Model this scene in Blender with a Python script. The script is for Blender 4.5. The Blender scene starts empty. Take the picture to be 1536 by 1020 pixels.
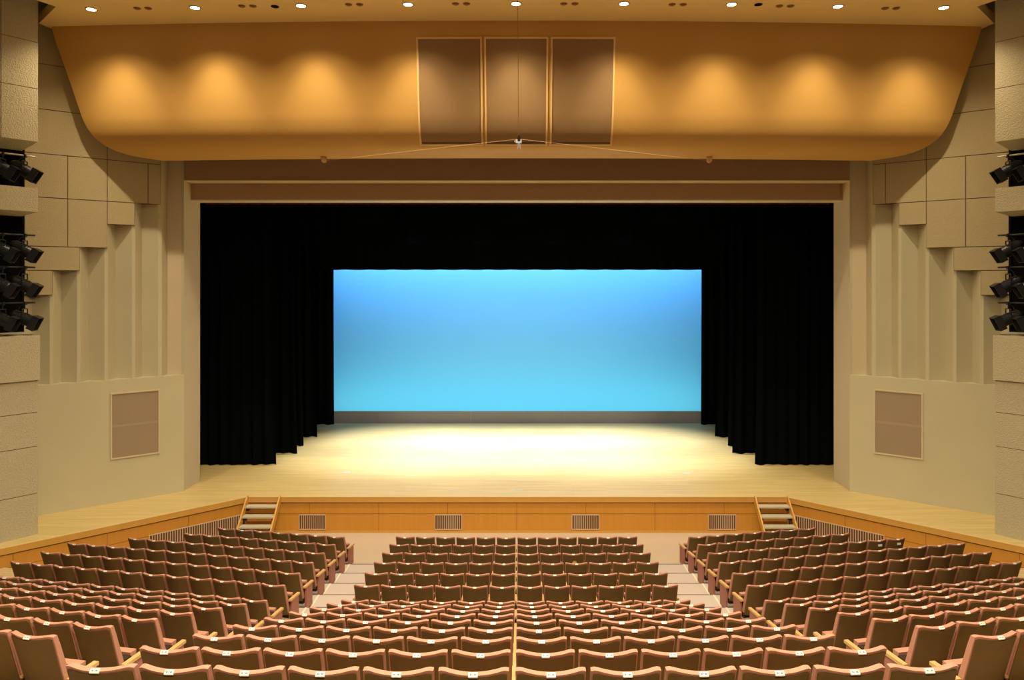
import bpy, bmesh, math, random
from mathutils import Vector, Matrix
random.seed(7)
scene = bpy.context.scene
col = scene.collection
CZ = 7.075                       # eye height above the front floor
CX = 0.04
F = 1100.0
W0, H0 = 1536, 1020
PX, PY = 777.3, 425.0

# ------------------------------------------------------------------ materials
def mat(name, c, rough=0.6, spec=0.3, var=0.0, vscale=6.0, bump=0.0, bscale=60.0, metal=0.0, emit=None, estr=0.0):
    m = bpy.data.materials.new(name); m.use_nodes = True
    nt = m.node_tree; b = nt.nodes['Principled BSDF']
    b.inputs['Base Color'].default_value = (*c, 1)
    b.inputs['Roughness'].default_value = rough
    b.inputs['Metallic'].default_value = metal
    b.inputs['Specular IOR Level'].default_value = spec
    if emit:
        b.inputs['Emission Color'].default_value = (*emit, 1)
        b.inputs['Emission Strength'].default_value = estr
    tc = nt.nodes.new('ShaderNodeTexCoord')
    if var > 0:
        n = nt.nodes.new('ShaderNodeTexNoise'); n.inputs['Scale'].default_value = vscale
        n.inputs['Detail'].default_value = 5
        nt.links.new(tc.outputs['Object'], n.inputs['Vector'])
        mx = nt.nodes.new('ShaderNodeMix'); mx.data_type = 'RGBA'
        mx.inputs[6].default_value = (*[v*(1-var) for v in c], 1)
        mx.inputs[7].default_value = (*[min(1, v*(1+var)) for v in c], 1)
        nt.links.new(n.outputs['Fac'], mx.inputs[0])
        nt.links.new(mx.outputs[2], b.inputs['Base Color'])
    if bump > 0:
        n2 = nt.nodes.new('ShaderNodeTexNoise'); n2.inputs['Scale'].default_value = bscale
        n2.inputs['Detail'].default_value = 6
        nt.links.new(tc.outputs['Object'], n2.inputs['Vector'])
        bp = nt.nodes.new('ShaderNodeBump'); bp.inputs['Strength'].default_value = bump
        bp.inputs['Distance'].default_value = 0.03
        nt.links.new(n2.outputs['Fac'], bp.inputs['Height'])
        nt.links.new(bp.outputs['Normal'], b.inputs['Normal'])
    return m

def wood(name, c1, c2, plank_w, plank_l, rough=0.35, gap=(0.3,0.3,0.3), axis='X', grain=1.0, spec=0.4):
    """boards running along X, stacked along Y (or use axis='V' for vertical veneer on a wall)"""
    m = bpy.data.materials.new(name); m.use_nodes = True
    nt = m.node_tree; b = nt.nodes['Principled BSDF']
    b.inputs['Roughness'].default_value = rough
    b.inputs['Specular IOR Level'].default_value = spec
    tc = nt.nodes.new('ShaderNodeTexCoord')
    mp = nt.nodes.new('ShaderNodeMapping')
    nt.links.new(tc.outputs['Object'], mp.inputs['Vector'])
    if axis == 'V': mp.inputs['Rotation'].default_value = (0, math.radians(90), 0)
    br = nt.nodes.new('ShaderNodeTexBrick')
    br.offset = 0.37; br.inputs['Scale'].default_value = 1.0
    br.inputs['Brick Width'].default_value = plank_l
    br.inputs['Row Height'].default_value = plank_w
    br.inputs['Mortar Size'].default_value = 0.003
    br.inputs['Bias'].default_value = 0.0
    br.inputs['Color1'].default_value = (*c1, 1); br.inputs['Color2'].default_value = (*c2, 1)
    br.inputs['Mortar'].default_value = (c1[0]*gap[0], c1[1]*gap[1], c1[2]*gap[2], 1)
    nt.links.new(mp.outputs[0], br.inputs['Vector'])
    n = nt.nodes.new('ShaderNodeTexNoise')
    mp2 = nt.nodes.new('ShaderNodeMapping'); mp2.inputs['Scale'].default_value = (0.6, 14, 14) if axis == 'X' else (14, 14, 0.6)
    nt.links.new(tc.outputs['Object'], mp2.inputs['Vector']); nt.links.new(mp2.outputs[0], n.inputs['Vector'])
    n.inputs['Scale'].default_value = 1.3; n.inputs['Detail'].default_value = 5
    mr = nt.nodes.new('ShaderNodeMapRange'); mr.inputs['To Min'].default_value = 1-0.22*grain; mr.inputs['To Max'].default_value = 1+0.22*grain
    nt.links.new(n.outputs['Fac'], mr.inputs['Value'])
    mul = nt.nodes.new('ShaderNodeVectorMath'); mul.operation = 'SCALE'
    nt.links.new(br.outputs['Color'], mul.inputs[0]); nt.links.new(mr.outputs[0], mul.inputs['Scale'])
    nt.links.new(mul.outputs[0], b.inputs['Base Color'])
    return m

M = {}
M['fascia'] = mat('orange plaster', (0.56, 0.32, 0.085), 0.5, 0.25, var=0.04, vscale=0.8)
M['ceil'] = mat('ceiling paint', (0.80, 0.62, 0.29), 0.6, 0.2, var=0.03, vscale=1)
M['cast'] = mat('rough cast panel', (0.47, 0.39, 0.225), 0.85, 0.15, var=0.12, vscale=30, bump=0.45, bscale=45)
M['tower'] = mat('rough cast tower', (0.49, 0.43, 0.28), 0.85, 0.15, var=0.16, vscale=30, bump=0.7, bscale=34)
M['plaster'] = mat('smooth wall plaster', (0.53, 0.485, 0.32), 0.7, 0.2, var=0.05, vscale=1.2)
M['jamb'] = mat('jamb plaster', (0.60, 0.50, 0.33), 0.55, 0.25, var=0.03, vscale=1.5)
M['band'] = mat('brown wall cloth', (0.42, 0.275, 0.155), 0.9, 0.1, var=0.12, vscale=30, bump=0.3, bscale=90)
M['speaker'] = mat('brown speaker cloth', (0.30, 0.185, 0.085), 0.85, 0.15, var=0.12, vscale=45, bump=0.2, bscale=120)
M['frame'] = mat('pale frame', (0.74, 0.50, 0.22), 0.5, 0.3)
M['walljoint'] = mat('joint brown', (0.16, 0.09, 0.04), 0.9, 0.1)
M['stage'] = wood('stage boards', (0.70, 0.54, 0.23), (0.63, 0.475, 0.19), 0.09, 2.6, 0.42, grain=1.1, gap=(0.8,0.78,0.75))
M['apron'] = wood('apron veneer', (0.56, 0.26, 0.038), (0.54, 0.245, 0.035), 8.0, 8.0, 0.4, axis='V', grain=0.5)
M['nosing'] = mat('stage nosing wood', (0.58, 0.31, 0.065), 0.35, 0.4, var=0.08, vscale=5)
M['nosetop'] = mat('stage edge line', (0.78, 0.58, 0.26), 0.4)
M['groove'] = mat('veneer groove', (0.22, 0.09, 0.015), 0.7)
M['black'] = mat('black velvet', (0.0028, 0.0038, 0.0045), 1.0, 0.0)
M['void'] = mat('dark recess paint', (0.006, 0.006, 0.006), 0.9, 0.05)
M['redcloth'] = mat('dark red house curtain', (0.10, 0.02, 0.012), 0.9, 0.1)
M['cyc'] = mat('cyclorama cloth with blue light tint', (0.29, 0.72, 0.90), 0.9, 0.0)  # white cloth, with the blue of its lighting put into the base colour
M['ground'] = mat('grey ground row', (0.33, 0.32, 0.34), 0.7, 0.2, var=0.05, vscale=2)
M['metal_black'] = mat('black lamp metal', (0.012, 0.012, 0.013), 0.4, 0.5)
M['metal_pale'] = mat('pale pipe metal', (0.45, 0.42, 0.36), 0.35, 0.5, metal=0.6)
M['lens'] = mat('lamp glass', (0.25, 0.25, 0.28), 0.1, 0.8)
M['lampglow'] = mat('glowing downlight', (1, 1, 1), 0.5, 0.2, emit=(1.0, 0.94, 0.80), estr=14)
M['ring'] = mat('downlight ring', (0.45, 0.33, 0.18), 0.4, 0.4)
M['diffuser'] = mat('diffuser brown', (0.30, 0.15, 0.055), 0.6)
M['backshell'] = mat('seat back brown', (0.140, 0.084, 0.028), 0.72, 0.15, var=0.14, vscale=9, bump=0.12, bscale=140)
M['uphol'] = mat('terracotta upholstery', (0.47, 0.225, 0.150), 0.7, 0.25, var=0.08, vscale=14, bump=0.1, bscale=120)
M['armwood'] = mat('light oak arm', (0.60, 0.36, 0.14), 0.35, 0.4, var=0.1, vscale=12)
M['armside'] = mat('terracotta arm side', (0.36, 0.155, 0.11), 0.6, 0.25)
M['pan'] = mat('seat underside', (0.035, 0.02, 0.012), 0.7, 0.2)
M['plate'] = mat('white number plate', (0.85, 0.82, 0.76), 0.4, 0.4)
M['ink'] = mat('plate print', (0.25, 0.20, 0.17), 0.6)
M['sticker'] = mat('yellow sticker', (0.55, 0.34, 0.06), 0.5)
M['floorwood'] = wood('pale floor wood', (0.66, 0.52, 0.29), (0.62, 0.48, 0.26), 0.12, 1.8, 0.5, grain=0.4)
M['aisle'] = mat('grey lilac aisle carpet', (0.51, 0.42, 0.37), 0.9, 0.1, var=0.05, vscale=20)
M['aisleline'] = mat('aisle step edge', (0.16, 0.12, 0.11), 0.7)
M['frontfloor'] = mat('beige front floor', (0.52, 0.405, 0.30), 0.8, 0.1, var=0.04, vscale=8)
M['white_edge'] = mat('pale edging', (0.72, 0.66, 0.50), 0.5)
M['grille_dark'] = mat('grille backing', (0.13, 0.055, 0.025), 0.8)
M['grille_slat'] = mat('grille slat', (0.62, 0.46, 0.30), 0.5)
M['tread'] = mat('grey stair tread', (0.50, 0.46, 0.34), 0.6, 0.2, var=0.06, vscale=15)
M['cable'] = mat('cable', (0.30, 0.20, 0.10), 0.5)
M['chrome'] = mat('silver microphone', (0.75, 0.73, 0.68), 0.3, 0.5, metal=0.5)

# ------------------------------------------------------------------ mesh helpers
def B(): return bmesh.new()
def box(bm, x0, x1, y0, y1, z0, z1, mx=None, mi=0):
    vs = []
    for x, y, z in ((x0,y0,z0),(x1,y0,z0),(x1,y1,z0),(x0,y1,z0),(x0,y0,z1),(x1,y0,z1),(x1,y1,z1),(x0,y1,z1)):
        p = Vector((x, y, z))
        if mx is not None: p = mx(p) if callable(mx) else mx @ p
        vs.append(bm.verts.new(p))
    for f in ((0,3,2,1),(4,5,6,7),(0,1,5,4),(1,2,6,5),(2,3,7,6),(3,0,4,7)):
        fa = bm.faces.new([vs[i] for i in f]); fa.material_index = mi
    return vs
def prism(bm, pts, z0, z1, mi=0, top_mi=None):
    a = [bm.verts.new((x, y, z0)) for x, y in pts]; b = [bm.verts.new((x, y, z1)) for x, y in pts]
    n = len(pts)
    bm.faces.new(a[::-1]).material_index = mi
    bm.faces.new(b).material_index = mi if top_mi is None else top_mi
    for i in range(n):
        bm.faces.new((a[i], a[(i+1)%n], b[(i+1)%n], b[i])).material_index = mi
def tube(bm, p, q, r, seg=10, r2=None, cap=True, mi=0):
    p = Vector(p); q = Vector(q); d = (q-p).normalized()
    up = Vector((0,0,1)) if abs(d.z) < .9 else Vector((1,0,0))
    a = d.cross(up).normalized(); b = d.cross(a).normalized(); r2 = r if r2 is None else r2
    A = []; Bv = []
    for i in range(seg):
        t = 2*math.pi*i/seg; o = a*math.cos(t)+b*math.sin(t)
        A.append(bm.verts.new(p+o*r)); Bv.append(bm.verts.new(q+o*r2))
    for i in range(seg):
        bm.faces.new((A[i], A[(i+1)%seg], Bv[(i+1)%seg], Bv[i])).material_index = mi
    if cap:
        bm.faces.new(A[::-1]).material_index = mi; bm.faces.new(Bv).material_index = mi
def sheet(bm, rows, closed=False, mi=0):
    """rows: list of lists of points -> quad grid"""
    g = [[bm.verts.new(p) for p in r] for r in rows]
    for i in range(len(g)-1):
        for j in range(len(g[0])-1):
            bm.faces.new((g[i][j], g[i][j+1], g[i+1][j+1], g[i+1][j])).material_index = mi
    return g
def slabgrid(bm, fr, bk, mi=0):
    """closed slab between two equal grids of points"""
    a = [[bm.verts.new(p) for p in r] for r in fr]; b = [[bm.verts.new(p) for p in r] for r in bk]
    n, m = len(a), len(a[0])
    for i in range(n-1):
        for j in range(m-1):
            bm.faces.new((a[i][j], a[i][j+1], a[i+1][j+1], a[i+1][j])).material_index = mi
            bm.faces.new((b[i][j], b[i+1][j], b[i+1][j+1], b[i][j+1])).material_index = mi
    for j in range(m-1):
        bm.faces.new((a[0][j], b[0][j], b[0][j+1], a[0][j+1])); bm.faces.new((a[n-1][j], a[n-1][j+1], b[n-1][j+1], b[n-1][j]))
    for i in range(n-1):
        bm.faces.new((a[i][0], a[i+1][0], b[i+1][0], b[i][0])); bm.faces.new((a[i][m-1], b[i][m-1], b[i+1][m-1], a[i+1][m-1]))
def mesh(name, bm, mats, bevel=0, seg=2, smooth=False, autosm=35):
    if bevel:
        es = [e for e in bm.edges if len(e.link_faces) == 2 and e.calc_face_angle(0) > math.radians(40)]
        bmesh.ops.bevel(bm, geom=es, offset=bevel, segments=seg, affect='EDGES', profile=0.6, clamp_overlap=True)
    bmesh.ops.recalc_face_normals(bm, faces=bm.faces)
    me = bpy.data.meshes.new(name); bm.to_mesh(me); bm.free()
    if not isinstance(mats, (list, tuple)): mats = [mats]
    for m in mats: me.materials.append(m)
    if smooth or bevel:
        for p in me.polygons: p.use_smooth = True
        me.set_sharp_from_angle(angle=math.radians(autosm))
    return me
def obj(name, bm_or_me, mats=None, parent=None, bevel=0, seg=2, smooth=False, **kw):
    me = bm_or_me if isinstance(bm_or_me, bpy.types.Mesh) else mesh(name, bm_or_me, mats, bevel, seg, smooth)
    o = bpy.data.objects.new(name, me); col.objects.link(o)
    if parent: o.parent = parent
    for k, v in kw.items(): o[k] = v
    return o
def tag(o, label=None, cat=None, group=None, kind=None):
    if label: o['label'] = label
    if cat: o['category'] = cat
    if group: o['group'] = group
    if kind: o['kind'] = kind
    return o
def struct(name, bm, mats, label=None, **kw):
    o = obj(name, bm, mats, **kw); o['kind'] = 'structure'
    if label: o['label'] = label
    return o
def empty(name, loc=(0,0,0), rz=0):
    o = bpy.data.objects.new(name, None); col.objects.link(o); o.location = loc; o.rotation_euler = (0,0,rz)
    o.empty_display_size = 0.1
    return o
def SIDE(s): return 'left' if s < 0 else 'right'

# ------------------------------------------------------------------ seating geometry
RD = [0] + [18.0-0.925*i for i in range(6)] + [12.40-0.952*k for k in range(9)]      # 1-based
RZ = [0] + [0.1417*i for i in range(7)] + [0.85+0.357*k-.15 for k in range(1, 9)]   # rows 8+ have taller backs
RD.append(RD[-1]-.952); RZ.append(RZ[-1]+.357)
RD.append(RD[-1]-.952); RZ.append(RZ[-1]+.357)
ANG = math.radians(11.4); TA = math.tan(ANG)
def bend(ax):
    if ax < 3.3: return 0.007*ax*ax
    if ax < 4.5: return 0.076
    return 0.08+TA*(ax-4.5)
XS = [-13.5,-10,-7,-4.5,-3.85,-3.3,-2.4,-1.2,0,1.2,2.4,3.3,3.85,4.5,7,10,13.5]

# apron edge (stage outline) points
APX, APY = 7.62, 20.80          # bend where the steps stand
def apron_pt(t):                 # t metres outward along the angled wing edge
    dx, dy = -4.16, -4.07; L = math.hypot(dx, dy)
    return (-APX+dx/L*t, APY+dy/L*t)
AEND = apron_pt(8.0)

# floor : front floor + one stepped platform per row
bm = B()
bm_w = bm
# front floor piece up to the stage front
def line(i):                     # upstage edge of platform i+... behind row i
    return [(x, RD[i]+0.03+bend(abs(x))) for x in XS]
f0 = line(1)
vs = [(x, y) for x, y in f0]
pts = vs + [(13.5, 21.5), (-13.5, 21.5)]
prism(bm, [(x, y) for x, y in pts], -0.3, 0.0, 0, 0)
for i in range(1, 17):
    a = line(i+1) if i < 16 else None
    if i == 16: continue
    near = line(i+1); far = line(i)
    zt = RZ[i+1]
    # pieces: seating (wood) and aisles (carpet)
    for j in range(len(XS)-1):
        q = [near[j], near[j+1], far[j+1], far[j]]
        cx = abs((XS[j]+XS[j+1])/2)
        aisle = 3.3 <= cx <= 4.5 and cx < 4.5
        prism(bm, q, -0.3, zt, 1, 2 if (3.3 < cx < 3.85 or 3.85 < cx < 4.5) else 1)
o = struct('floor', bm, [M['frontfloor'], M['floorwood'], M['aisle']], 'stepped hall floor with lilac grey aisles and pale wood under seats')

# thin dark step lines and pale edging along the aisles
for s in (-1, 1):
    bm = B(); bm2 = B()
    for i in range(1, 15):
        y = RD[i]+0.03+0.076; z = RZ[i+1]
        box(bm, min(s*3.2, s*4.45), max(s*3.2, s*4.45), y-0.02, y+0.004, z-0.02, z+0.006)
        if i < 15:
            y2 = RD[i+1]+0.03+0.076
            box(bm2, s*4.12-0.02, s*4.12+0.02, y2+0.01, y-0.025, z+0.001, z+0.008)
    struct('trim_1' if s < 0 else 'trim_2', bm, M['aisleline'], 'dark step edges across the %s aisle' % SIDE(s))
    struct('trim_3' if s < 0 else 'trim_4', bm2, M['white_edge'], 'pale carpet edging along the %s aisle' % SIDE(s))

# ------------------------------------------------------------------ seats
HB = .15
def make_seat_meshes(E):
    S = {}
    NU, NV = 20, 6
    def shell(w, y_off, zt, zb, thick0, thick1, topw, dip):
        fr = []; bk = []
        for j in range(NV+1):
            v = j/NV; z = zb+(zt-zb)*v
            ww = w*(0.965+0.035*v)
            a = []; b = []
            for i in range(NU+1):
                u = -1+2*i/NU
                x = u*ww/2
                y = (0.18+.25*E)*(1-v)+0.052*u*u+y_off
                zz = z+dip*u*u*v
                if j == NV: zz -= .017*max(0, (abs(u)-.78)/.22)**2.2
                th = thick1+(thick0-thick1)*v
                a.append((x, y, zz)); b.append((x, y+th, zz))
            fr.append(a); bk.append(b)
        bm = B(); slabgrid(bm, fr, bk); return bm
    S['backrest'] = mesh('backrest', shell(0.444, 0.0, 0.782+E, 0.20, 0.02, 0.02, 1, 0.016), M['backshell'], bevel=0.004, seg=1, autosm=50)
    S['cushion'] = mesh('back_cushion', shell(0.466, 0.004, 0.806+E, 0.24, 0.050, 0.075, 1, 0.020), M['uphol'], bevel=0.014, seg=3, autosm=50)
    bm = B()
    box(bm, -.215, .215, .25+.2*E, .36+.2*E, .13, .50)
    S['seat_pan'] = mesh('seat_pan', bm, M['pan'], bevel=0.02)
    bm = B()
    box(bm, -.205, .205, .36+.2*E, .45+.2*E, .17, .53)
    S['seat_cushion'] = mesh('seat_cushion', bm, M['uphol'], bevel=0.025)
    for sd, nm in ((1, 'r'), (-1, 'l')):
        bm = B(); box(bm, sd*.25-.016, sd*.25+.016, .19, .50, .462, .486)
        S['arm_'+nm] = mesh('armrest', bm, M['armwood'], bevel=0.008)
        bm = B(); box(bm, sd*.25-.008, sd*.25+.008, .22, .42, .03, .462)
        S['sup_'+nm] = mesh('arm_support', bm, M['pan'], bevel=0.006, seg=1)
        bm = B(); box(bm, sd*.262-.020, sd*.262+.020, .27, .52, .03, .462)
        S['end_'+nm] = mesh('end_panel', bm, M['armside'], bevel=0.012)
        bm = B(); box(bm, sd*.264-.029, sd*.264+.029, .21, .55, .462, .498)
        S['earm_'+nm] = mesh('armrest', bm, M['armwood'], bevel=0.01)
        bm = B(); box(bm, sd*.25-.018, sd*.25+.018, .18, .46, 0.0, .03)
        S['foot_'+nm] = mesh('leg', bm, M['pan'])
    # number plate on the dip of the top edge: slightly tilted plate with print
    bm = B()
    R = Matrix.Translation((0, 0.0, 0.797+E)) @ Matrix.Rotation(math.radians(38), 4, 'X')
    box(bm, -.030, .030, -.004, .026, .0, .014, R)
    for k, (a, b) in enumerate(((-.020,-.009),(-.004,.0),(.006,.020))):
        box(bm, a, b, .006, .016, .0135, .0148, R, 1)
    S['plate'] = mesh('number_plate', bm, [M['plate'], M['ink']])
    return S
SMV = [make_seat_meshes(0.0), make_seat_meshes(HB)]

def seat_parts(left_end=False, right_end=False, left_arm=False):
    L = [('backrest','backrest'),('back_cushion','cushion'),('seat_pan','seat_pan'),('seat_cushion','seat_cushion'),('number_plate','plate')]
    if right_end: L += [('end_panel','end_r'),('armrest','earm_r')]
    else: L += [('armrest','arm_r'),('arm_support','sup_r')]
    L += [('leg','foot_r')]
    if left_end: L += [('end_panel','end_l'),('armrest','earm_l'),('leg','foot_l')]
    elif left_arm: L += [('armrest','arm_l'),('arm_support','sup_l'),('leg','foot_l')]
    return L
ORD = ['zeroth','first','second','third','fourth','fifth','sixth','seventh','eighth','ninth','tenth','eleventh','twelfth','thirteenth','fourteenth','fifteenth','sixteenth']
seats = []      # (x,y,z,rot,variant,label,group,row,block,k)
for r in range(1, 16):
    for s in (-1, 1):
        for k in range(6):
            x = s*(0.255+0.5*k)
            y = RD[r]+0.007*x*x
            rz = math.atan(2*0.007*x)
            le = (s < 0 and k == 5); re = (s > 0 and k == 5)
            if k == 0: pos = 'just %s of the centre line' % SIDE(s)
            elif k == 5: pos = 'at the %s aisle end' % SIDE(s)
            else: pos = '%s %s of the centre line' % (ORD[k+1], SIDE(s))
            lab = 'brown theatre seat, centre block, %s row from stage, %s' % (ORD[r], pos)
            seats.append(dict(p=(x, y, RZ[r]), rz=rz, le=le, re=re, la=False, lab=lab, g='seats in the centre block', row=r, blk='c', k=k, s=s))
counts = {1:7, 2:8, 3:10, 4:12, 5:12, 6:12}
for r in range(1, 16):
    for s in (-1, 1):
        for k in range(counts.get(r, 14)):
            x = s*(4.5+0.5*math.cos(ANG)*k); y = RD[r]+0.08+0.5*math.sin(ANG)*k
            px = PX+F*(x-CX)/y; py = PY+F*(CZ-RZ[r]-(.8 if r < 8 else .95))/y
            if (px+.33*F/y < -2 or px-.33*F/y > 1538) or py > 1040: continue
            rz = ANG*s
            # facing the centre: left block turns clockwise
            le = (s > 0 and k == 0) or (s < 0 and k == counts.get(r, 99)-1)
            re = (s < 0 and k == 0) or (s > 0 and k == counts.get(r, 99)-1)
            pos = 'with wooden armrest at the aisle' if k == 0 else '%s from the aisle' % ORD[k+1]
            lab = 'brown theatre seat, %s block, %s row from stage, %s' % (SIDE(s), ORD[r], pos)
            seats.append(dict(p=(x, y, RZ[r]), rz=rz, le=le, re=re, la=False, lab=lab, g='seats in the %s block' % SIDE(s), row=r, blk=SIDE(s), k=k, s=s))

def is_special(d):
    if d['blk'] == 'c' and d['row'] == 3 and d['s'] == 1 and d['k'] == 2: return 'sticker'
    if d['blk'] == 'right' and d['row'] == 3 and d['k'] in (8, 9): return 'card'
    return None
indiv = []; rest = []
for d in seats:
    far = (d['blk'] == 'c' and d['row'] <= 4) or (d['blk'] != 'c' and d['row'] <= 3)
    (rest if far and not is_special(d) else indiv).append(d)
print('SEATS', len(seats), 'individual', len(indiv), 'rest', len(rest))
indiv.sort(key=lambda d: -d['p'][1]*0+d['p'][1])
for d in indiv:
    e = empty('theatre_seat', d['p'], d['rz'])
    lab = d['lab']
    sp = is_special(d)
    if sp == 'sticker': lab = 'brown theatre seat with round yellow sticker on its back, third row'
    if sp == 'card': lab = 'brown theatre seat with white card on its back, third row, %s' % ('outermost' if d['k'] == 9 else 'second outermost')
    tag(e, lab, 'seat', d['g'])
    for nm, key in seat_parts(d['le'], d['re'], d['la']):
        o = bpy.data.objects.new(nm, SMV[d['row'] >= 8][key]); o.parent = e; col.objects.link(o)
        if nm == 'number_plate': o['label'] = 'small white seat number plate'
    if sp == 'sticker':
        bm = B(); tube(bm, (0.0, .022, .62), (0.0, .030, .62), .05, 20)
        o = obj('round_sticker', bm, M['sticker'], e); o.location = (0.03, -0.008+0.0, 0)
        o['label'] = 'round yellow sticker'
    if sp == 'card':
        bm = B(); box(bm, -.02, .08, .006, .012, .68, .73)
        o = obj('card', bm, M['plate'], e); o['label'] = 'small white card'
# the rest of the seats as one object
bm = B()
keys = {}
matlist = []
def mi_of(m):
    if m not in matlist: matlist.append(m)
    return matlist.index(m)
for d in rest:
    T = Matrix.Translation(d['p']) @ Matrix.Rotation(d['rz'], 4, 'Z')
    for nm, key in seat_parts(d['le'], d['re'], d['la']):
        me = SMV[d['row'] >= 8][key]; n0 = len(bm.verts); f0n = len(bm.faces)
        bm.from_mesh(me); bm.verts.ensure_lookup_table(); bm.faces.ensure_lookup_table()
        for v in bm.verts[n0:]: v.co = T @ v.co
        for f in bm.faces[f0n:]: f.material_index = mi_of(me.materials[f.material_index])
me = bpy.data.meshes.new('front_theatre_seats'); bm.to_mesh(me); bm.free()
for m in matlist: me.materials.append(m)
o = bpy.data.objects.new('front_theatre_seats', me); col.objects.link(o)
tag(o, 'brown theatre seats of the front rows nearest the stage', 'seats', kind='stuff')

# ------------------------------------------------------------------ stage
SZ = 1.035
bm = B()
poly = [(-APX, APY), (APX, APY), (-AEND[0], AEND[1]), (14.5, AEND[1]+1), (14.5, 34.6), (-14.5, 34.6), (-14.5, AEND[1]+1), (AEND[0], AEND[1])]
prism(bm, poly, SZ-0.12, SZ)
struct('stage_floor', bm, M['stage'], 'wide wooden stage floor with boards running across')
# nosing strips + apron front : centre and wings
def wallmx(ax, ay, bx, by):
    d = Vector((bx-ax, by-ay, 0)); L = d.length; d.normalize(); n = Vector((d.y, -d.x, 0))
    def f(p): return Vector((ax, ay, 0))+d*p.x+n*p.y+Vector((0, 0, p.z))
    return f, L
segs = [('trim_5', (-APX, APY), (APX, APY)), ('trim_6', AEND, (-APX, APY)), ('trim_7', (APX, APY), (-AEND[0], AEND[1]))]
apn = ['centre', 'left wing', 'right wing']
for k, (tn, a, b) in enumerate(segs):
    f, L = wallmx(*a, *b)
    bm = B(); box(bm, 0, L, 0.0, 0.045, SZ-0.16, SZ+0.004, f)
    box(bm, 0, L, 0.012, 0.049, SZ-.012, SZ+.006, f, 1)
    struct(tn, bm, [M['nosing'], M['nosetop']], 'pale wood nosing of the stage edge, '+apn[k], bevel=0.006)
    bm = B(); box(bm, 0, L, -0.10, 0.0, -0.02, SZ-0.15, f)
    struct('apron_front', bm, M['apron'], 'orange wood veneer front of the stage, '+apn[k])
    bm = B()
    gs = 1.96; n = int(L/gs)+1
    off = 0.0
    box(bm, 0, L, 0.0, 0.004, SZ-0.19, SZ-0.16, f)
    box(bm, 0, L, 0.0, 0.003, 0.535, 0.545, f)
    for i in range(-8, 9):
        if k == 0: t = L/2+i*gs
        elif k == 1: t = L-1.65-(i+8)*gs*1.0
        else: t = 1.65+(i+8)*gs*1.0
        if 0.02 < t < L-.02: box(bm, t-.005, t+.005, 0.0, 0.003, 0.02, SZ-.16, f)
    struct('apron_joints', bm, M['groove'], 'dark joint lines in the stage front veneer, '+apn[k])
    bm = B(); box(bm, 0, L, 0.0, 0.02, 0.0, 0.06, f)
    struct('baseboard_'+['front', 'left', 'right'][k], bm, M['nosing'])
# vent grilles in the stage front
def grille(name, f, t0, t1, z0, z1, pitch, label, group):
    e = empty(name, f(Vector(((t0+t1)/2, 0, z0))))
    inv = Matrix.Translation(-e.location)
    g = lambda p: inv @ f(p)
    bm = B(); box(bm, t0, t1, 0.001, 0.006, z0, z1, g); obj('backing', bm, M['grille_dark'], e)
    bm = B(); w = 0.02
    box(bm, t0-w, t1+w, 0.001, 0.02, z1, z1+w, g); box(bm, t0-w, t1+w, 0.001, 0.02, z0-w, z0, g)
    box(bm, t0-w, t0, 0.001, 0.02, z0, z1, g); box(bm, t1, t1+w, 0.001, 0.02, z0, z1, g)
    obj('frame', bm, M['grille_slat'], e)
    bm = B(); n = int((t1-t0)/pitch)
    for i in range(1, n):
        t = t0+(t1-t0)*i/n
        box(bm, t-pitch*.15, t+pitch*.15, 0.006, 0.018, z0, z1, g)
    obj('slats', bm, M['grille_slat'], e)
    tag(e, label, 'vent', group)
f, L = wallmx(-APX, APY, APX, APY)
for (a, b), lb in (((449.5, 487.5), 'small slatted vent in stage front beside the left steps'), ((653, 692), 'small slatted vent in stage front, left of centre'),
               ((858.5, 898), 'small slatted vent in stage front, right of centre'), ((1063.5, 1103), 'small slatted vent in stage front beside the right steps')):
    xa = (a-PX)*APY/F+CX; xb = (b-PX)*APY/F+CX
    grille('vent_grille', f, xa+APX, xb+APX, 0.11, 0.50, 0.052, lb, 'slatted vents in the stage front')
f, L = wallmx(*AEND, -APX, APY)
grille('long_vent_grille', f, L-2.62, L-0.10, 0.08, 0.545, 0.062, 'long slatted grille in the angled stage front, left of left steps', 'long grilles in the angled stage front')
f, L = wallmx(APX, APY, -AEND[0], AEND[1])
grille('long_vent_grille', f, 0.10, 2.62, 0.08, 0.545, 0.062, 'long slatted grille in the angled stage front, right of right steps', 'long grilles in the angled stage front')
# stage steps
for s in (-1, 1):
    xc = s*7.17+0.02
    e = empty('stage_steps', (xc, APY-.06, 0))
    w = 0.46
    for sx in (-1, 1):
        bm = B()
        y0, y1 = -1.12, -0.01
        prof = [(y1, SZ+.03), (y1-.03, SZ+.05), (y0, .07), (y0, 0.0), (y0+.16, 0.0), (y1, .86)]
        a = [bm.verts.new((sx*w-.022, y, z)) for y, z in prof]; b = [bm.verts.new((sx*w+.022, y, z)) for y, z in prof]
        bm.faces.new(a); bm.faces.new(b[::-1])
        for i in range(6): bm.faces.new((a[i], b[i], b[(i+1) % 6], a[(i+1) % 6]))
        obj('stringer', bm, M['nosing'], e, bevel=0.004, seg=1)
    for i in range(4):
        z = SZ-.207*(i+1); yc = -.13-.235*i
        bm = B(); box(bm, -w+.02, w-.02, yc-.14, yc+.12, z-.035, z)
        obj('tread', bm, M['tread'], e, bevel=0.006)
        bm = B(); box(bm, -w+.022, -w+.10, yc-.06, yc+.08, z-.13, z-.035); box(bm, w-.10, w-.022, yc-.06, yc+.08, z-.13, z-.035)
        obj('bracket', bm, M['metal_black'], e)
    tag(e, 'open wooden steps with grey treads at %s end of stage front' % SIDE(s), 'steps', 'portable steps to the stage')

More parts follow.
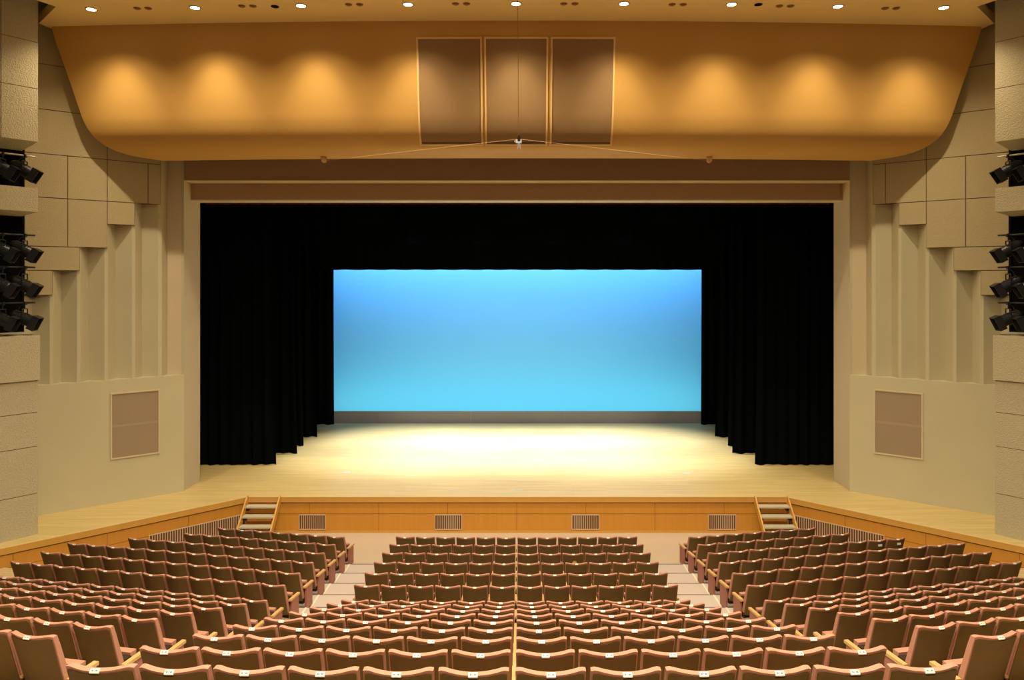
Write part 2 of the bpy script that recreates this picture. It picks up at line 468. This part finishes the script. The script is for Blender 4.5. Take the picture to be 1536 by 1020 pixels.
# floor sockets on the stage
for (px, py, w, d, lb) in ((775, 735, .34, .10, 'pale floor hatch at the centre of the stage edge'), (520, 709, .22, .16, 'small pale socket lid at left on the stage floor'),
                       (676, 735, .16, .08, 'small pale socket lid left of centre near stage edge'), (1030, 710, .22, .16, 'small pale socket lid at right on the stage floor')):
    D = F*(CZ-SZ)/(py-PY); X = (px-PX)*D/F+CX
    bm = B(); box(bm, -w/2, w/2, -d/2, d/2, 0, .006)
    o = obj('floor_socket', bm, mat('socket lid', (0.6, 0.57, 0.5), .5)); o.location = (X, D, SZ)
    tag(o, lb, 'floor socket')

# ------------------------------------------------------------------ curtains
def drape(name, x0, x1, y, z0, z1, m, amp=0.10, pitch=0.33, label='', cat='curtain', group=None, flare=0.0, wav=0.02, inner=None):
    bm = B(); n = max(8, int((x1-x0)/pitch*8)); rows_f = []; rows_b = []
    ph = random.random()*6
    for j in range(7):
        v = j/6; z = z0+(z1-z0)*v
        a = []; b = []
        for i in range(n+1):
            x = x0+(x1-x0)*i/n
            t = (x-x0)/pitch*2*math.pi+ph
            yy = y+amp*math.sin(t)*(0.7+.3*math.sin(t*.23+1))
            zz = z+(wav*(0.5+0.5*math.sin(t*0.5+2)) if j == 0 else 0)
            xx = x
            if inner and j <= 1:
                e = (x-x0)/(x1-x0) if inner > 0 else (x1-x)/(x1-x0)
                if e > .9: xx = x+inner*flare*(e-.9)*10*(1-j*.6)
            a.append((xx, yy, zz)); b.append((xx, yy+.012, zz))
        rows_f.append(a); rows_b.append(b)
    slabgrid(bm, rows_f, rows_b)
    o = obj(name, bm, m, smooth=True)
    return tag(o, label, cat, group)
legs = [(24.35, 8.10, 'first'), (25.95, 7.88, 'second'), (27.2, 8.02, 'third'), (28.75, 7.93, 'fourth'), (31.25, 7.83, 'rearmost')]
for s in (-1, 1):
    for k, (y, xi, nm) in enumerate(legs):
        if s > 0: xi = (8.02, 7.72, 7.92, 7.86, 7.86)[k]
        x0, x1 = (-13.2, -xi) if s < 0 else (xi, 13.2)
        drape('leg_curtain', x0, x1, y, SZ+.015, 16.0, M['black'], amp=.07, pitch=.36, flare=(.02 if k == 4 else .10), inner=-s,
              label='black side curtain on the %s of the stage, %s from the front' % (SIDE(s), nm) if nm != 'rearmost' else 'rearmost black side curtain at %s edge of the blue backdrop' % SIDE(s),
              group='black side curtains')
for k, (y, zr, nm) in enumerate(((23.5, 2.35, 'nearest the audience'), (25.3, 2.05, 'second from the audience'), (28.0, 1.5, 'third from the audience'), (31.05, 0.564, 'just above the blue backdrop'))):
    drape('border_curtain', -10.8, 10.8, y, CZ+zr, 17.0, M['black'], amp=.04, pitch=.5, wav=.012, label='black overhead border curtain %s' % nm, group='black border curtains')
drape('house_curtain', -9.68, 9.68, 22.75, CZ+2.435, 15.0, M['redcloth'], amp=.05, pitch=.24, wav=.012, label='raised dark red house curtain, hem showing under proscenium arch')

# cyclorama + ground row
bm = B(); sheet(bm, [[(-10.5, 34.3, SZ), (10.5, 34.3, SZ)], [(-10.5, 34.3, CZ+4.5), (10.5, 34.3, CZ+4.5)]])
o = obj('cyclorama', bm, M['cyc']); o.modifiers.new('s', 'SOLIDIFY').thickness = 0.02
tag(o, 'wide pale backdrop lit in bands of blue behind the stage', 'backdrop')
GY = 31.66
jx = [-8.6]+[(p-PX)*GY/F+CX for p in (427, 567, 706.5, 847, 986, 1125)]
jx = [-10.1]+jx[1:]
gl = ['leftmost grey panel of the low row under the blue backdrop', 'grey low panel under backdrop, second from left', 'grey low panel under backdrop, left of the middle joint', 'grey low panel under backdrop, centre right', 'rightmost grey panel of the low row under the blue backdrop']
for k in range(5):
    x0, x1 = jx[k+1], jx[k+2]
    bm = B(); box(bm, x0+.003, x1-.003, GY, GY+.04, SZ, SZ+.52)
    o = obj('ground_row_panel', bm, M['ground'], bevel=0.006); tag(o, gl[k], 'panel', 'low grey panels under the backdrop')

# ------------------------------------------------------------------ side walls with flutes
TOPZ = CZ+7.4
def wl(s):
    """wall frame: t outward along the wall, d into the wall"""
    def f(p): return Vector((s*(9.67+.777*p.x+.629*p.y), 21.3-.629*p.x+.777*p.y, p.z))
    return f
NOT = [(0.0, .58, TOPZ), (.68, 1.27, CZ+2.24), (1.35, 1.95, CZ+1.62), (2.03, 2.60, CZ+.966), (2.68, 3.22, CZ+.34), (3.30, 3.9, CZ-.31)]
LZ = 4.42
for s in (-1, 1):
    f = wl(s)
    # lower smooth panel
    bm = B(); box(bm, 0, 4.3, 0, .55, SZ-.05, LZ, f)
    struct('wall_%s' % SIDE(s), bm, M['plaster'], 'smooth lower part of the angled %s wall beside the stage' % SIDE(s), bevel=.01)
    # flutes
    bm = B(); prof = []
    for a, b, zt in NOT:
        tm = (a+b)/2+.055
        if a > 0: prof += [(a, .05)]
        else: prof += [(0, .0)]
        prof += [(tm, .36), (b, .05)]
    prof += [(3.86, .05)]
    back = [(3.86, .6), (0, .6)]
    pts = [f(Vector((t, d, 0))) for t, d in prof+back]
    prism(bm, [(p.x, p.y) for p in pts], LZ-.01, TOPZ)
    struct('fluted_wall', bm, M['plaster'], 'vertical fluted recesses of the %s wall' % SIDE(s), bevel=.025, seg=3)
    bm = B(); box(bm, 3.865, 3.90, -.02, .7, 3.0, TOPZ, f)
    struct('recess_wall', bm, M['void'], 'black end of the %s fluted wall at the lighting recess' % SIDE(s))
    # rough cast slabs
    bm = B(); g = .010
    z0 = CZ
    A = [(.62,.95,9.32,10.46),(.95,1.97,9.32,10.46),(1.97,2.9,9.32,10.46),(2.9,3.86,9.32,10.46),
         (1.29,1.97,CZ+1.62,9.32),(1.97,2.9,8.04,9.32),(2.9,3.86,8.04,9.32),(2.62,3.86,CZ+.34,8.04),(3.24,3.86,CZ-.31,CZ+.34),
         (.62,1.97,10.46,11.62),(1.97,3.86,10.46,11.62),(.62,3.86,11.62,12.80),(.62,3.86,12.80,TOPZ)]
    for t0, t1, a, b in A:
        box(bm, t0+g, t1-g, 0.0, .34, a+g, b-g, f)
    struct('wall_panels', bm, M['cast'], 'stepped rough cast panels on the upper %s wall' % SIDE(s), bevel=.006, seg=1)
    bm = B()
    for t0, t1, a, b in A: box(bm, t0+.0, t1-.0, 0.02, .40, a+.002, b-.0, f)
    struct('panel_joints', bm, M['walljoint'], 'dark joints behind the rough cast panels, %s wall' % SIDE(s))
    # jamb : along the axis
    bm = B(); box(bm, min(s*9.70, s*10.6), max(s*9.70, s*10.6), 21.31, 22.45, SZ-.05, CZ+3.6)
    struct('proscenium_jamb', bm, M['jamb'], '%s jamb of the proscenium opening' % SIDE(s), bevel=.01)
    # speaker grille in the wall
    e = empty('wall_speaker_grille', f(Vector((1.27, 0, CZ-4.80))))
    inv = Matrix.Translation(-e.location); gg = lambda p: inv @ f(p)
    t0, t1, a, b = .69, 1.86, CZ-4.80, CZ-3.05
    bm = B(); box(bm, t0, t1, -.012, .0, a, b, gg); box(bm, t0, t1, -.016, -.011, (a+b)/2-.035, (a+b)/2+.025, gg, 1)
    obj('mesh_panel', bm, [M['speakerw'] if 'speakerw' in M else M.setdefault('speakerw', mat('wall grille cloth', (0.33, 0.25, 0.165), .7, .2, var=.06, vscale=40)),
                           M.setdefault('speakerbar', mat('grille bar', (0.38, 0.29, 0.19), .7))], e)
    w = .04; bm = B()
    box(bm, t0-w, t1+w, -.035, 0, b, b+w, gg); box(bm, t0-w, t1+w, -.035, 0, a-w, a, gg)
    box(bm, t0-w, t0, -.035, 0, a, b, gg); box(bm, t1, t1+w, -.035, 0, a, b, gg)
    obj('frame', bm, M['jamb'], e, bevel=.006)
    tag(e, 'framed brown speaker grille low on the %s wall beside the stage' % SIDE(s), 'speaker grille', 'wall speaker grilles')

# proscenium head: two stepped cloth bands with pale soffits
bm = B(); box(bm, -10.3, 10.3, 21.32, 22.0, CZ+3.0, CZ+4.6)
struct('proscenium_band', bm, [M['band']], 'upper brown band over the proscenium opening')
bm = B(); box(bm, -9.70, 9.70, 21.86, 22.4, CZ+2.49, CZ+3.1)
struct('proscenium_band', bm, [M['band']], 'lower brown band over the proscenium opening')
bm = B(); box(bm, -9.70, 9.70, 21.30, 21.9, CZ+2.975, CZ+3.005)
struct('trim_8', bm, M['jamb'], 'pale strip under the upper brown band')
bm = B(); box(bm, -9.70, 9.70, 21.84, 22.45, CZ+2.465, CZ+2.495)
struct('trim_9', bm, M['jamb'], 'pale strip under the lower brown band')

# ------------------------------------------------------------------ curved fascia
PR = [(19.24, 6.78), (19.30, 6.4), (19.40, 5.9), (19.54, 5.2), (19.645, 4.65), (19.73, 4.28), (19.87, 3.95), (20.10, 3.70), (20.38, 3.575), (20.62, 3.53), (20.95, 3.50)]
def cat(pts, n):
    out = []
    P = [pts[0]]+pts+[pts[-1]]
    for i in range(1, len(P)-2):
        for k in range(n):
            t = k/n; p0, p1, p2, p3 = P[i-1], P[i], P[i+1], P[i+2]
            out.append(tuple(.5*((2*p1[c])+(-p0[c]+p2[c])*t+(2*p0[c]-5*p1[c]+4*p2[c]-p3[c])*t*t+(-p0[c]+3*p1[c]-3*p2[c]+p3[c])*t**3) for c in (0, 1)))
    out.append(pts[-1]); return out
PR = [(a*.98, b*.98) for a, b in PR]
PRF = cat(PR, 9)
def xend(D): return (9.67+.777*(21.3-D/.98)/.629)*.98
def fas(D, z, u, off=0):          # u in -1..1
    xe = xend(D)
    return Vector((u*xe, D-.42*(1-u*u)-off, CZ+z))
NXF = 48
bm = B()
fr = [[fas(D, z, -1+2*i/NXF) for i in range(NXF+1)] for D, z in PRF]
bk = [[Vector((p.x*.997, p.y+.10, p.z+.06)) for p in r] for r in fr]
slabgrid(bm, fr, bk)
# top closure kept inside the slab thickness
struct('proscenium_fascia', bm, M['fascia'], 'large curved orange reflector panel above the stage', smooth=True)
def prof_at(z):
    for i in range(len(PRF)-1):
        (d0, z0), (d1, z1) = PRF[i], PRF[i+1]
        if z0 >= z >= z1: return d0+(d1-d0)*(z0-z)/(z0-z1+1e-9)
    return PRF[0][0]
def on_fas(x, z, off):
    D = prof_at(z); u = x/xend(D)
    # outward normal approx
    dz = .05; D2 = prof_at(z-dz); sl = (D2-D)/dz
    n = Vector((0, -1, -sl)).normalized()
    return fas(D, z, u)+n*off
cl = ['left', 'middle', 'right']
for k, (x0, x1) in enumerate(((-2.49, -.92), (-.775, .755), (.91, 2.45))):
    e = empty('ceiling_speaker_panel', on_fas((x0+x1)/2, 3.80, 0))
    inv = -e.location
    ZT, ZB = 6.17, 3.67
    N = 44
    bm = B()
    zs = [ZT+(ZB-ZT)*j/N for j in range(N+1)]
    xs = [x0+(x1-x0)*i/4 for i in range(5)]
    slabgrid(bm, [[on_fas(x, z, .012)+inv for x in xs] for z in zs], [[on_fas(x, z, -.02)+inv for x in xs] for z in zs])
    obj('cloth_panel', bm, M['speaker'], e)
    bm = B(); w = .045
    def strip(xa, xb, za, zb, n):
        zz = [za+(zb-za)*j/n for j in range(n+1)]
        slabgrid(bm, [[on_fas(x, z, .045)+inv for x in (xa, xb)] for z in zz], [[on_fas(x, z, -.02)+inv for x in (xa, xb)] for z in zz])
    strip(x0-w, x0, ZT+w, ZB-w*.6, N); strip(x1, x1+w, ZT+w, ZB-w*.6, N)
    strip(x0, x1, ZT+w, ZT, 1); strip(x0, x1, ZB, ZB-w*.6, 1)
    obj('frame', bm, M['frame'], e)
    bm = B(); zz_ = ZB+.012
    slabgrid(bm, [[on_fas(x, z, .016)+inv for x in (x0, x1)] for z in (ZB+.03, ZB)], [[on_fas(x, z, .0)+inv for x in (x0, x1)] for z in (ZB+.03, ZB)])
    obj('shadow_gap', bm, M['walljoint'], e)
    tag(e, 'tall brown speaker cloth panel in orange fascia, %s of the three' % cl[k], 'speaker panel', 'speaker panels in the fascia')

# ------------------------------------------------------------------ ceiling
CEZ = CZ+6.74*.98
bm = B()
L1 = [(-9.3, 13.0), (-11.47, 17.37), (-11.23, 17.87), (-12.39, 19.02), (-12.2, 19.45), (-9, 19.4)]
L1 = [(-9.1, 12.6), (-11.24, 17.02), (-11.0, 17.51), (-12.14, 18.64), (-12.0, 19.4)]
poly = L1+[(-x, y) for x, y in L1[::-1]]
# front edge follows the bowed fascia
prism(bm, poly, CEZ, CEZ+.25)
box(bm, -9.3, 9.3, 11.0, 12.8, CEZ, CEZ+.25)
struct('ceiling', bm, M['ceil'], 'gold tan ceiling in front of the fascia')
bm = B(); box(bm, -15, 15, 10.9, 34.2, CEZ+2.8, CEZ+3.0)
struct('ceiling_void', bm, M['void'], 'dark slab closing the space above the ceiling')
dn = ['leftmost','second from left','third from left','fourth from left','middle','fourth from right','third from right','second from right','rightmost']
dl = [(137, 14), (292.5, 11.5), (451.5, 8.5), (612, 6.5), (774, 5.5), (936, 5.5), (1097.5, 6.5), (1257, 9.5), (1415.5, 11.5)]
lamps = []
for k, (px, py) in enumerate(dl):
    D = 6.60*F/(PY-py); X = (px-PX)*D/F+CX
    e = empty('ceiling_downlight', (X, D, CEZ))
    bm = B()
    n = 28; ri, ro = .105, .135
    a = [bm.verts.new((ro*math.cos(t*2*math.pi/n), ro*math.sin(t*2*math.pi/n), 0)) for t in range(n)]
    b = [bm.verts.new((ro*math.cos(t*2*math.pi/n), ro*math.sin(t*2*math.pi/n), -.014)) for t in range(n)]
    c = [bm.verts.new((ri*math.cos(t*2*math.pi/n), ri*math.sin(t*2*math.pi/n), -.014)) for t in range(n)]
    d = [bm.verts.new((ri*math.cos(t*2*math.pi/n), ri*math.sin(t*2*math.pi/n), 0)) for t in range(n)]
    for i in range(n):
        j = (i+1) % n
        for p, q in ((a, b), (b, c), (c, d)): bm.faces.new((p[i], p[j], q[j], q[i]))
    obj('trim_ring', bm, M['ring'], e)
    bm = B(); tube(bm, (0, 0, -.004), (0, 0, -.012), .105, 28); obj('lamp_lens', bm, M['lampglow'], e)
    tag(e, 'glowing round ceiling downlight, %s of the row' % dn[k], 'ceiling light', 'downlights in the ceiling')
    lamps.append((X, D))
dd = ['leftmost', 'second', 'third', 'fourth', 'fifth', 'sixth', 'seventh', 'rightmost']
for k, px in enumerate((214, 371, 531, 691.5, 854, 1016.5, 1177.5, 1336)):
    py = 5.5+((px-775)/640)**2*9
    D = 6.60*F/(PY-py); 
    for q in (-1, 1):
        X = (px+q*8.3-PX)*D/F+CX
        bm = B(); R = Matrix.Diagonal((1, .8, 1, 1))
        tube(bm, (0, 0, -.001), (0, 0, -.012), .085, 20); tube(bm, (0, 0, -.012), (0, 0, -.03), .055, 16)
        o = obj('ceiling_diffuser', bm, M['diffuser']); o.location = (X, D, CEZ)
        tag(o, '%s brown round ceiling diffuser of the %s pair from the left' % ('left' if q < 0 else 'right', 'last' if k == 7 else ORD[k+1]), 'diffuser', 'paired ceiling diffusers')
for px, py, sd in ((412.5, 10), (1137.5, 7)) and ((412.5, 10, 'left'), (1137.5, 7, 'right')):
    D = 6.60*F/(PY-py); X = (px-PX)*D/F+CX
    bm = B(); tube(bm, (0, 0, -.001), (0, 0, -.01), .095, 20)
    o = obj('unlit_downlight', bm, M['void']); o.location = (X, D, CEZ)
    tag(o, 'unlit black round ceiling opening in the %s half' % sd, 'ceiling opening', 'dark ceiling openings')

# ------------------------------------------------------------------ light towers
EX, EY = -11.53, 17.67          # front edge of the tower
def twr(s):
    """q along the face towards the hall (0 at the edge), w back from the face"""
    fd = Vector((-.60, -.80, 0)); bd = Vector((-.707, .707, 0))
    def f(p):
        v = Vector((EX, EY, 0))+fd*p.x+bd*p.y; v.z = p.z
        v.x = -s*v.x if s > 0 else v.x
        return v
    return f
def hit(px, q0=0):  return None
for s in (-1, 1):
    f = twr(s)
    nm = SIDE(s)
    bm = B(); g = .008
    # upper block, three courses
    zs = [CZ+3.40, CZ+4.68, CZ+5.80, CZ+7.9]
    for a, b in zip(zs[:-1], zs[1:]):
        box(bm, 0, .76, 0, 1.72, a+g, b-g, f); box(bm, .76+2*g, 2.2, 0, 1.72, a+g, b-g, f)
    struct('tower_upper', bm, M['tower'], 'upper rough cast block of the %s lighting tower' % nm, bevel=.008, seg=1)
    bm = B(); box(bm, 0.02, 2.19, .012, 1.70, zs[0]+.012, zs[-1]-.02, f); struct('tower_joints', bm, M['walljoint'], 'dark joints of the %s lighting tower' % nm)
    bm = B(); box(bm, 0, 2.2, 0, 1.72, CZ+1.72, CZ+2.29, f)
    struct('tower_ledge', bm, M['tower'], 'rough cast ledge across the %s lighting tower' % nm, bevel=.01)
    bm = B(); box(bm, -.03, 2.2, -.07, 1.72, CZ-2.32, CZ-1.25, f)
    zz = [SZ-.05, CZ-5.05, CZ-3.92, CZ-3.10, CZ-2.33]
    for a, b in zip(zz[:-1], zz[1:]): box(bm, 0, 2.2, 0, 1.72, a+g, b-g, f)
    struct('tower_lower', bm, M['tower'], 'lower rough cast block of the %s lighting tower' % nm, bevel=.01, seg=1)
    bm = B(); box(bm, 0.02, 2.19, .012, 1.70, zz[0], zz[-1], f); struct('tower_joints', bm, M['walljoint'], 'dark joints of the lower %s lighting tower' % nm)
    # black recess walls
    bm = B(); box(bm, .75, 3.4, 1.72, 1.80, 3.0, CZ+8.5, f)
    def vx(x, y): return (x if s < 0 else -x, y)
    pts = [vx(-12.74, 18.88), vx(-13.9, 19.2), vx(-13.9, 16.2), vx(-13.6, 16.2), vx(-13.5, 18.5)]
    prism(bm, pts, 3.0, CZ+8.5)
    struct('recess_wall', bm, M['void'], 'black wall inside the %s lighting recess' % nm)

    # lighting pipes and spotlights
    names = ['top', 'second', 'third', 'lowest']
    yz = [(233, 257), (351, 376), (399, 428), (452, 478)]
    for k, (ypipe, ylamp) in enumerate(yz):
        D = 17.85; zp = CZ+(PY-ypipe-2)*D/F; zl = CZ+(PY-ylamp)*D/F
        fp = lambda q, w, z: f(Vector((q, w, z)))
        bm = B(); tube(bm, fp(.0, .30, zp), fp(2.1, .30, zp), .024, 10)
        o = obj('lighting_pipe', bm, M['metal_pale'] if k == 0 else M['metal_black'])
        tag(o, 'horizontal lamp pipe, %s of four in the %s tower' % (names[k], nm), 'pipe', 'lighting pipes in the towers')
        bm = B()
        for li, q in enumerate((.22, .68)):
            c = fp(q, .30, zl)
            e = empty('stage_spotlight', c); LS = 1.22
            sx = 1 if s < 0 else -1
            aim = Vector((sx*.80, .22, -.50)).normalized() if k != 3 else Vector((sx*.85, .22, -.42)).normalized()
            bd = B(); tube(bd, -aim*.26, aim*.18, .125, 18, r2=.145); tube(bd, -aim*.34, -aim*.26, .07, 14, r2=.125)
            for h in (-.12, -.05, .02): tube(bd, aim*h, aim*(h+.02), .150, 18)
            obj('lamp_body', bd, M['metal_black'], e, smooth=True)
            bd = B(); tube(bd, aim*.162, aim*.175, .105, 18); obj('lens', bd, M['lens'], e)
            # colour frame / hood
            side = aim.cross(Vector((0, 0, 1))).normalized(); upv = side.cross(aim).normalized()
            bd = B()
            def fr_(p): return side*p.x+aim*p.y+upv*p.z
            for a_ in ((-.17, .17, .16, .32, .155, .17), (-.17, .17, .16, .32, -.17, -.155), (-.17, -.155, .16, .32, -.17, .17), (.155, .17, .16, .32, -.17, .17)):
                box(bd, *a_, fr_)
            obj('hood', bd, M['metal_black'], e)
            bd = B(); hz = zp-zl
            for sg in (-1, 1):
                tube(bd, side*.165*sg, side*.165*sg+Vector((0, 0, hz*.62)), .014, 8)
            tube(bd, -side*.165+Vector((0, 0, hz*.62)), side*.165+Vector((0, 0, hz*.62)), .014, 8)
            obj('yoke', bd, M['metal_black'] , e)
            bd = B(); tube(bd, (0, 0, hz*.62), (0, 0, hz-.03), .016, 8); box(bd, -.035, .035, -.035, .035, hz-.05, hz+.03)
            obj('clamp', bd, M['metal_black'], e)
            bd = B(); pth = [Vector((0, 0, hz)), Vector((-sx*.10, -.03, hz*.75)), Vector((-sx*.16, -.05, hz*.35)), -aim*.26]
            for p_, q_ in zip(pth[:-1], pth[1:]): tube(bd, p_, q_, .009, 6)
            obj('cable', bd, M['metal_black'], e)
            tag(e, 'black stage spotlight on %s pipe of the %s tower, %s' % (names[k], nm, 'nearer the stage' if li == 0 else 'nearer the frame edge'), 'spotlight', 'spotlights on the towers')

# ------------------------------------------------------------------ hanging microphone
MD = 17.0
mz = CZ+(PY-211)*MD/F; mx_ = (778.5-PX)*MD/F+CX
e = empty('hanging_microphone', (mx_, MD, mz))
bm = B(); tube(bm, (0, 0, -.02), (0, 0, .07), .045, 14); tube(bm, (0, 0, .07), (0, 0, .12), .02, 10)
obj('bracket', bm, M['metal_black'], e, smooth=True)
bm = B(); box(bm, -.075, .06, -.03, .03, -.055, .03); tube(bm, (-.08, 0, -.02), (-.11, 0, -.02), .02, 10)
obj('junction', bm, M['chrome'], e, bevel=.012)
bm = B()
for q in (-1, 1): tube(bm, (q*.012, 0, -.055), (q*.035, -.01, -.20), .014, 10, r2=.011)
tube(bm, (0, 0, -.05), (0, 0, -.16), .017, 10)
obj('microphone_capsule', bm, M['chrome'], e, smooth=True)
tag(e, 'small silver microphone hanging in front of the middle speaker panel', 'microphone')
bm = B(); tube(bm, (mx_-.01, MD, mz+.11), (mx_-.03, MD-.0, CEZ), .006, 6)
tag(obj('suspension_cable', bm, M['cable']), 'thin vertical cable from the ceiling down to the hanging microphone', 'cable', 'microphone cables')
for sd, px in ((-1, 486), (1, 1064)):
    PD = 20.0; X = (px-PX)*PD/F+CX; Z = CZ+(PY-240.5)*PD/F
    e = empty('cable_pulley', (X, PD, Z))
    bm = B(); tube(bm, (0, -.03, 0), (0, .03, 0), .068, 18); obj('wheel', bm, M['frame'], e, bevel=.006)
    bm = B(); box(bm, -.085, .085, -.045, .045, .045, .085); tube(bm, (0, 0, .08), (0, 0, .14), .02, 8); obj('bracket', bm, M['frame'], e)
    tag(e, 'small pale pulley under the fascia edge on the %s' % SIDE(sd), 'pulley', 'cable pulleys under the fascia')
    bm = B(); tube(bm, (X, PD-.05, Z-.02), (mx_+sd*.06, MD+.02, mz+.035), .004, 6)
    tag(obj('suspension_cable', bm, M['frame']), 'thin slanting cable from the %s pulley to the hanging microphone' % SIDE(sd), 'cable', 'microphone cables')

# ------------------------------------------------------------------ lights
def area(name, loc, size, sy, energy, colr, rot=(0, 0, 0), spread=math.pi):
    l = bpy.data.lights.new(name, 'AREA'); l.shape = 'RECTANGLE'; l.size = size; l.size_y = sy; l.energy = energy; l.color = colr; l.spread = spread
    o = bpy.data.objects.new(name, l); col.objects.link(o); o.location = loc; o.rotation_euler = rot; return o
def spot(name, loc, target, energy, colr, ang, blend=.6, rad=.1):
    l = bpy.data.lights.new(name, 'SPOT'); l.energy = energy; l.color = colr; l.spot_size = math.radians(ang); l.spot_blend = blend; l.shadow_soft_size = rad
    o = bpy.data.objects.new(name, l); col.objects.link(o); o.location = loc
    d = Vector(target)-Vector(loc); o.rotation_euler = d.to_track_quat('-Z', 'Y').to_euler(); return o
WARM = (1.0, 0.80, 0.52)
for X, D in lamps:
    spot('downlight_beam', (X, D, CEZ-.03), (X, D+.10, 0), 740, WARM, 128, 1.0, .07)
    spot('downlight_wash', (X, D, CEZ-.03), (X, D+1.80, CZ+3.25), 270, (1.0, .88, .62), 58, 1.0, .05)
# house lights over the audience (above the picture)
for x, y, en in ((-1.4, 0.5, 1500), (1.4, 0.5, 1500), (-1.4, 7.0, 4300), (1.4, 7.0, 4300), (-5, 12.5, 1400), (5, 12.5, 1400)):
    spot('house_light', (x, y, CEZ), (x*.98, y+.8, 0), en, (1.0, .86, .62), 150, .8, .18)
# stage work lights between the borders
SW = (.93, .95, 1.0)
for x in (-4.6, -1.6, 1.6, 4.6):
    spot('stage_light', (x*.8, 26.6, CZ+4.5), (x, 26.6, SZ), 7200, SW, 50, .9, .3)
    spot('stage_light', (x*.8, 28.4, CZ+4.2), (x*.9, 28.2, SZ), 3900, SW, 44, .9, .3)
for x in (-5, 0, 5): spot('stage_light', (x, 24.2, CZ+4.2), (x, 24.0, SZ), 1300, (1.0, .86, .6), 60, .9, .3)
# cyclorama battens
area('cyclorama_batten', (0, 31.4, CZ+3.0), 20, .4, 700, (.10, .40, 1.0), (math.radians(42), 0, 0), math.radians(130))
area('cyclorama_batten', (0, 33.5, CZ+1.7), 20, .2, 62, (1.0, .85, .35), (math.radians(50), 0, 0))
area('cyclorama_ground_light', (0, 32.0, SZ+.2), 19, .25, 175, (.08, .72, 1.0), (math.radians(118), 0, 0))
area('cyclorama_ground_light', (0, 33.1, SZ+.1), 19, .15, 42, (1.0, .80, .35), (math.radians(140), 0, 0))

w = bpy.data.worlds.new('World'); scene.world = w; w.use_nodes = True
w.node_tree.nodes['Background'].inputs[0].default_value = (1.0, .80, .55, 1)
w.node_tree.nodes['Background'].inputs[1].default_value = .09

# ------------------------------------------------------------------ camera
cam = bpy.data.cameras.new('camera'); co = bpy.data.objects.new('camera', cam); col.objects.link(co)
co.location = (CX, 0, CZ); co.rotation_euler = (math.radians(90), 0, 0)
cam.sensor_width = 36; cam.lens = F/W0*36
cam.shift_x = -(PX-768)/W0; cam.shift_y = (PY-510)/W0
cam.clip_end = 200
scene.camera = co
scene.view_settings.view_transform = 'Standard'; scene.view_settings.look = 'None'
scene.view_settings.exposure = 0.0; scene.view_settings.gamma = 1; scene.view_settings.use_curve_mapping = False
